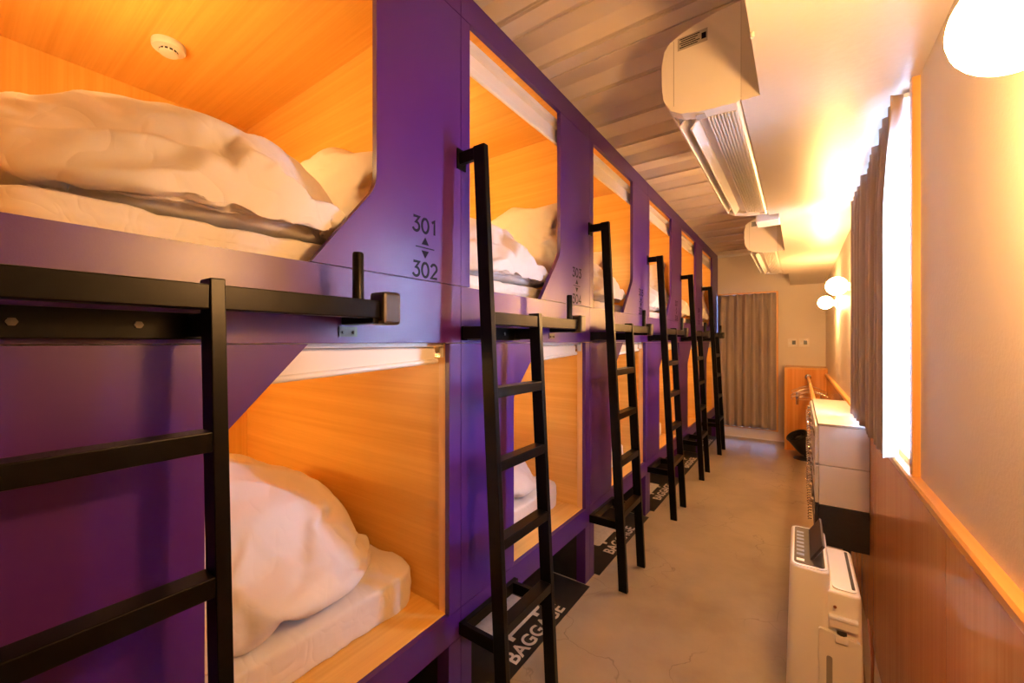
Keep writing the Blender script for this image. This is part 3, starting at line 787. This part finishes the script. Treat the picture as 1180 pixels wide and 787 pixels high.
# ------------------------------------------------------------------ wall lamps
def make_lamp():
    t = thing('wall_lamp', '', 'wall lamp', (0, 0, 0), 'glowing globe lamps on the right wall')
    R = Matrix.Translation((XW, 0, 1.565)) @ Matrix.Rotation(-PI / 2, 4, 'Y')
    MB().lathe([(0, 0), (0.045, 0), (0.045, 0.008), (0.030, 0.016), (0.022, 0.018), (0.022, 0.030), (0, 0.030)], R).build('wall_plate', 'white_plastic', t, True, 40)
    m = MB(); bmesh.ops.create_uvsphere(m.bm, u_segments=28, v_segments=18, radius=0.052, matrix=Matrix.Translation((XW - 0.080, 0, 1.572)))
    m.build('globe', 'lamp_glow', t, True)
    return t
lp0 = make_lamp()
for i, (y, lb) in enumerate(((0.615, 'glowing white globe wall lamp at the top right, nearest the camera'),
                             (3.02, 'glowing globe wall lamp just beyond the window curtain'),
                             (4.25, 'glowing globe wall lamp farthest down the right wall'))):
    l = lp0 if i == 0 else copy_tree(lp0)
    l.location = (0, y, 0); l['label'] = lb

# ------------------------------------------------------------------ curtains
def pleated(name, mat, p0, p1, ztop, zbot, nple, depth, out, head=0.09, seed=0, phase=0.0, nu_per=14, nv=26, spread=None):
    """pleated curtain from p0 to p1 (x,y), bulging along 'out'"""
    m = MB(); d = Vector((p1[0] - p0[0], p1[1] - p0[1])); o = Vector(out)
    rnd = random.Random(seed); ph = [rnd.uniform(-0.35, 0.35) for _ in range(nple + 2)]; am = [rnd.uniform(0.75, 1.2) for _ in range(nple + 2)]
    def fn(u, v):
        z = ztop + (zbot - ztop) * v
        k = u * nple + phase; i = int(min(k, nple)); f = k - i
        # heading: pinch pleats; below: soft folds
        hd = max(0.0, 1 - abs(ztop - z - head * 0.5) / (head * 0.9))
        w1 = 0.5 - 0.5 * math.cos(2 * PI * f)
        pinch = w1 ** 5
        wave = 0.5 - 0.5 * math.cos(2 * PI * f + ph[i] * (v ** 0.7) * math.sin(PI * f))
        blend = min(1.0, max(0.0, (ztop - z) / (head * 1.6)))
        blend = blend * blend * (3 - 2 * blend)
        off = depth * am[i] * ((1 - blend) * (0.25 + 0.75 * pinch) + blend * wave ** 0.55) if True else 0
        uu = u + 0.010 * math.sin(9 * u + 3 * v + seed) * v
        uu = min(1, max(0, uu))
        if spread: uu = spread(uu, v)
        b = Vector((p0[0], p0[1])) + d * uu + o * off
        return (b.x, b.y, z)
    m.grid(fn, nple * nu_per, nv)
    ob = m.build(name, mat, None, True)
    md = ob.modifiers.new('thickness', 'SOLIDIFY'); md.thickness = 0.0015
    return ob
def sp(u, v):
    a = 0.0 if v < 0.06 else 0.115 * min(1, (v - 0.06) / 0.22) ** 0.7
    return a + (1 - a) * u
wc = pleated('window_curtain', 'curtain', (0.241, 1.490), (0.241, 2.58), 1.916, 0.905, 15, 0.034, (-1, 0), 0.10, 3, phase=0.5, spread=sp)
tag(wc, 'taupe pinch-pleated blackout curtain drawn across the window above the lockers', 'curtain')
shc = pleated('sheer_curtain', 'sheer', (XW + 0.030, WY0 + 0.006), (XW + 0.030, WY1 - 0.006), 1.905, 0.918, 9, 0.016, (-1, 0), 0.05, 5)
tag(shc, 'white sheer curtain against the window behind the taupe curtain', 'curtain')
cr = thing('curtain_rail', 'thin white curtain rail above the right window', 'curtain rail')
bx('track', 'white_plastic', 0.236, 0.2565, 1.545, 2.64, 1.922, 1.936, cr, 0.002)
bx('track', 'white_plastic', XW + 0.022, XW + 0.034, WY0 + 0.006, WY1 - 0.006, 1.906, 1.924, cr, 0.002)
dc = pleated('door_curtain', 'curtain', (DX0 + 0.002, YB - 0.016), (DX1 - 0.002, YB - 0.016), DZ1 - 0.003, DZ0 + 0.006, 7, 0.070, (0, -1), 0.11, 9)
tag(dc, 'taupe pinch-pleated curtain closed over the glazed door in the back wall', 'curtain')

# ------------------------------------------------------------------ wall controllers
for i, (x, lb) in enumerate(((-0.068, 'white wall controller with small dark screen, beside the door curtain'),
                             (0.047, 'white wall controller with small dark screen, nearer the right corner'))):
    t = thing('wall_controller', lb, 'wall controller', (x, YB, 1.235), 'wall controllers on the back wall')
    bx('plate', 'white_plastic', -0.048, 0.048, -0.012, -0.0003, -0.052, 0.052, t, 0.003)
    bx('screen', 'lcd', -0.004, 0.032, -0.0135, -0.0118, -0.022, 0.026, t)
    bx('button', 'cool_white_plastic', -0.036, -0.014, -0.0135, -0.0118, -0.02 , 0.004, t)

# ------------------------------------------------------------------ locker bank
LX0, LX1, LY0, LY1 = 0.072, XW - 0.0135, 2.285, 3.24
lk = thing('locker_bank', 'low bank of white and black lockers with hanging keys under the window', 'lockers', (0, 0, 0))
rows = [(0.700, 0.872, 'locker_white'), (0.522, 0.696, 'locker_white'), (0.343, 0.518, 'locker_black')]
bx('top', 'locker_top', LX0 - 0.004, LX1, LY0 - 0.002, LY1 + 0.002, 0.8722, 0.884, lk, 0.002)
rnd = random.Random(4)
cols = 4; cw = (LY1 - LY0) / cols
for (z0, z1, mt) in rows:
    bx('case', mt, LX0, LX1, LY0, LY1, z0, z1, lk, 0.0015)
    for c in range(cols):
        a, b = LY0 + c * cw + 0.004, LY0 + (c + 1) * cw - 0.004
        dr = bx('door', mt, LX0 - 0.014, LX0 - 0.0005, a, b, z0 + 0.004, z1 - 0.004, lk, 0.002)
        zc = (z0 + z1) / 2 + 0.045
        yl = b - 0.035
        MB().tube([(LX0 - 0.014, yl, zc), (LX0 - 0.026, yl, zc), (LX0 - 0.030, yl, zc)], [0.013, 0.013, 0.010], 12).build('lock', 'chrome', dr, True, 40)
        bx('keeper', 'chrome', LX0 - 0.018, LX0 - 0.013, a + 0.02, b - 0.07, zc - 0.012, zc + 0.012, dr, 0.001)
        # spiral wrist band with the key
        path = []
        for i in range(46):
            an = i * 0.9; zz = zc - 0.012 - i * 0.0020
            path.append((LX0 - 0.030 + 0.007 * math.cos(an), yl + 0.010 * math.sin(an), zz))
        MB().tube(path, 0.0020, 5).build('key_coil', 'chrome', dr)
for y in (LY0 + 0.27, LY1 - 0.05):
    for x in (LX0 + 0.01, LX1 - 0.07):
        bx('leg', 'locker_black', x, x + 0.03, y, y + 0.03, 0.0, 0.343, lk)

# ------------------------------------------------------------------ clothes rail and hangers
RX, RZ = 0.082, 0.850
cl = thing('clothes_rail', 'wooden clothes rail on chrome brackets between the lockers and the low wooden wall', 'clothes rail')
MB().tube([(RX, LY1 + 0.02, RZ), (RX, YB - 0.445, RZ)], 0.013, 14).build('rod', 'trim_wood_y', cl, True, 40)
MB().lathe([(0, 0), (0.030, 0), (0.030, 0.005), (0.018, 0.010), (0.018, 0.035), (0.0135, 0.035)], Matrix.Translation((RX, YB - 0.4285, RZ)) @ Matrix.Rotation(PI / 2, 4, 'X')).build('bracket', 'chrome', cl, True, 40)
MB().lathe([(0, 0), (0.030, 0), (0.030, 0.005), (0.018, 0.008), (0.018, 0.018), (0.0135, 0.018)], Matrix.Translation((RX, LY1 + 0.003, RZ)) @ Matrix.Rotation(-PI / 2, 4, 'X')).build('bracket', 'chrome', cl, True, 40)
def make_hanger():
    t = thing('coat_hanger', '', 'coat hanger', (0, 0, 0), 'metal clip hangers on the clothes rail')
    hk = [(0.0165 * math.cos(a), 0, 0.0 + 0.0165 * math.sin(a)) for a in [math.radians(d) for d in range(-30, 200, 15)]]
    path = list(reversed(hk)) 
    path = [(0, 0, -0.055), (0, 0, -0.035), (0.012, 0, -0.016)] + hk
    MB().tube(path, 0.0022, 6).build('hook', 'chrome', t, True)
    MB().tube([(-0.15, 0, -0.115), (-0.135, 0, -0.108), (-0.07, 0, -0.075), (0, 0, -0.052), (0.07, 0, -0.075), (0.135, 0, -0.108), (0.15, 0, -0.115)], 0.0032, 6).build('shoulder_wire', 'chrome', t, True)
    MB().tube([(-0.15, 0, -0.115), (-0.14, 0, -0.128), (0.14, 0, -0.128), (0.15, 0, -0.115)], 0.0026, 6).build('lower_bar', 'chrome', t, True)
    for x in (-0.10, 0.10):
        cpt = bx('clip', 'chrome', x - 0.010, x + 0.010, -0.006, 0.006, -0.175, -0.122, t, 0.002)
    return t
h0 = make_hanger()
HL = ['metal clip hanger turned outward on the clothes rail, nearest the lockers', 'metal clip hanger second from the lockers on the clothes rail',
      'metal clip hanger third from the lockers on the clothes rail', 'metal clip hanger closest to the low wooden wall']
for i, (y, a) in enumerate(((4.55, 0.25), (4.72, -0.15), (4.90, 0.35), (5.16, 0.05))):
    h = h0 if i == 0 else copy_tree(h0)
    h.location = (RX, y, RZ + 0.0005); h.rotation_euler = (0, 0, a); h['label'] = HL[i]

# ------------------------------------------------------------------ floor fan
fan = thing('circulator_fan', 'black drum-shaped fan tilted upward on the floor by the low wooden wall', 'fan', (0.035, 5.32, 0))
MB().lathe([(0, 0), (0.085, 0), (0.088, 0.006), (0.080, 0.016), (0.04, 0.026), (0.028, 0.030), (0, 0.030)], seg=28).build('base', 'black_plastic', fan, True, 40)
ax = Vector((-0.42, -0.30, 0.80)).normalized()
q = ax.to_track_quat('Z', 'Y').to_matrix().to_4x4()
T = Matrix.Translation((-0.005, 0, 0.155)) @ q
MB().lathe([(0.0, -0.105), (0.050, -0.105), (0.068, -0.090), (0.080, -0.03), (0.100, 0.10), (0.105, 0.110), (0.105, 0.118), (0.097, 0.118), (0.095, 0.10), (0.085, 0.03), (0.0, 0.02)], T).build('drum', 'black_plastic', fan, True, 40)
MB().lathe([(0, 0.02), (0.030, 0.02), (0.030, 0.085), (0.022, 0.095), (0, 0.097)], T).build('hub', 'bronze_plastic', fan, True, 40)
for i in range(3):
    mt = T @ Matrix.Rotation(i * 2 * PI / 3, 4, 'Z') @ Matrix.Translation((0.055, 0, 0.055)) @ Matrix.Rotation(0.6, 4, 'X')
    MB().obox(mt, 0.028, 0.022, 0.0015).build('blade', 'bronze_plastic', fan)
for r in (0.045, 0.065, 0.085):
    MB().tube([T @ Vector((r * math.cos(a), r * math.sin(a), 0.112)) for a in [2 * PI * k / 28 for k in range(29)]], 0.0018, 5, False).build('guard_ring', 'black_plastic', fan, True)
MB().tube([(0.015, 0.005, 0.025), (0.035, 0.02, 0.06), (0.035, 0.02, 0.085)], 0.016, 10).build('neck', 'black_plastic', fan, True, 40)

# ------------------------------------------------------------------ air purifier
AY0, AY1, AX0, AX1 = 1.495, 1.825, -0.024, 0.144
ap = thing('air_purifier', 'tall white air purifier with touch panel and tilted dark flap beside the wooden wall', 'air purifier', (0, 0, 0))
ZT, ZT2 = 0.575, 0.525
def rrect(x0, x1, y0, y1, r, n=6):
    return rounded([(x0, y0), (x1, y0), (x1, y1), (x0, y1)], {0, 1, 2, 3}, r, n)
def tapered(name, mat, lo, hi, z0, z1, par, bev=0.004):
    m = MB(); A = [m.bm.verts.new((x, y, z0)) for x, y in lo]; B = [m.bm.verts.new((x, y, z1)) for x, y in hi]
    n = len(lo); top = m.bm.faces.new(B); bot = m.bm.faces.new(list(reversed(A)))
    for i in range(n):
        m.bm.faces.new((A[i], A[(i + 1) % n], B[(i + 1) % n], B[i]))
    bmesh.ops.recalc_face_normals(m.bm, faces=m.bm.faces)
    if bev: bmesh.ops.bevel(m.bm, geom=list(top.edges), offset=bev, segments=3, affect='EDGES', profile=0.5)
    return m.build(name, mat, par, True, 35)
tapered('front_shell', 'white_plastic', rrect(AX0 - 0.014, 0.074, AY0 - 0.006, AY1 + 0.006, 0.028), rrect(AX0, 0.074, AY0, AY1, 0.026), 0.0, ZT, ap, 0.006)
tapered('rear_shell', 'white_plastic', rrect(0.040, AX1 + 0.012, AY0 + 0.001, AY1 + 0.004, 0.02), rrect(0.040, AX1, AY0 + 0.006, AY1 - 0.004, 0.02), 0.0, ZT2, ap, 0.006)
MB().prism(rrect(AX0 + 0.006, 0.068, AY0 + 0.008, AY1 - 0.008, 0.020), 'z', ZT, ZT + 0.002).build('top_rim', 'cool_white_plastic', ap)
tp = MB().prism(rrect(AX0 + 0.011, 0.063, AY0 + 0.020, AY1 - 0.018, 0.014), 'z', ZT + 0.002, ZT + 0.0032).build('touch_panel', 'panel_dark', ap)
for i in range(7):
    y = AY0 + 0.075 + i * 0.030
    bx('panel_icon', 'blue_print', AX0 + 0.017, AX0 + 0.037, y, y + 0.016, ZT + 0.0032, ZT + 0.0038, tp)
bx('panel_logo', 'cool_white_plastic', AX0 + 0.017, AX0 + 0.037, AY0 + 0.036, AY0 + 0.052, ZT + 0.0032, ZT + 0.0038, tp)
mt = Matrix.Translation((0.046, (AY0 + AY1) / 2 + 0.015, ZT + 0.027)) @ Matrix.Rotation(0.55, 4, 'Y')
MB().obox(mt, 0.004, (AY1 - AY0) / 2 - 0.045, 0.030, 0.003).build('louver_flap', 'bronze_plastic', ap)
tl = MB().prism(rrect(0.080, AX1 - 0.007, AY0 + 0.024, AY1 - 0.020, 0.02), 'z', ZT2, ZT2 + 0.0035).build('rear_lid', 'cool_white_plastic', ap)
MB().prism(rrect(AX1 - 0.019, AX1 - 0.011, AY0 + 0.040, AY1 - 0.030, 0.0035), 'z', ZT2 + 0.0035, ZT2 + 0.0045).build('lid_slot', 'dark', tl)
# side: handle recess, tank door, window
YS = AY0 - 0.0065
bx('handle_lip', 'cool_white_plastic', 0.070, 0.136, YS - 0.004, YS + 0.012, 0.452, 0.462, ap, 0.003)
bx('handle_recess', 'white_plastic', 0.072, 0.134, YS - 0.001, YS + 0.010, 0.430, 0.452, ap)
td = MB().prism(rounded([(0.046, 0.05), (0.142, 0.05), (0.142, 0.405), (0.095, 0.412), (0.046, 0.418)], {0, 1, 2, 4}, 0.008), 'y', YS - 0.004, YS + 0.006).build('tank_door', 'white_plastic', ap)
bx('latch', 'white_plastic', 0.084, 0.114, YS - 0.009, YS - 0.0038, 0.392, 0.414, td, 0.002)
MB().prism([(0.088, 0.418), (0.099, 0.412), (0.110, 0.418), (0.110, 0.424), (0.088, 0.424)], 'y', YS - 0.007, YS).build('latch_mark', 'dark', td)
MB().prism(rrect(0.064, 0.078, 0.14, 0.345, 0.0069), 'y', YS - 0.0052, YS - 0.0038).build('level_window', 'grey_plastic', td)
MB().lathe([(0, 0), (0.004, 0), (0.004, 0.003), (0, 0.003)], Matrix.Translation((0.084, YS + 0.004, 0.487)) @ Matrix.Rotation(PI / 2, 4, 'X'), 12).build('screw', 'copper', ap)
pc = MB().tube([(AX1 + 0.012, 1.60, 0.10), (AX1 + 0.03, 1.60, 0.14), (AX1 + 0.035, 1.62, 0.30), (AX1 + 0.032, 1.68, 0.38), (AX1 + 0.050, 1.74, 0.25), (AX1 + 0.055, 1.80, 0.05), (AX1 + 0.050, 1.95, 0.006), (AX1 + 0.06, 2.15, 0.006)], 0.0035, 7).build('power_cord', 'copper', ap, True)
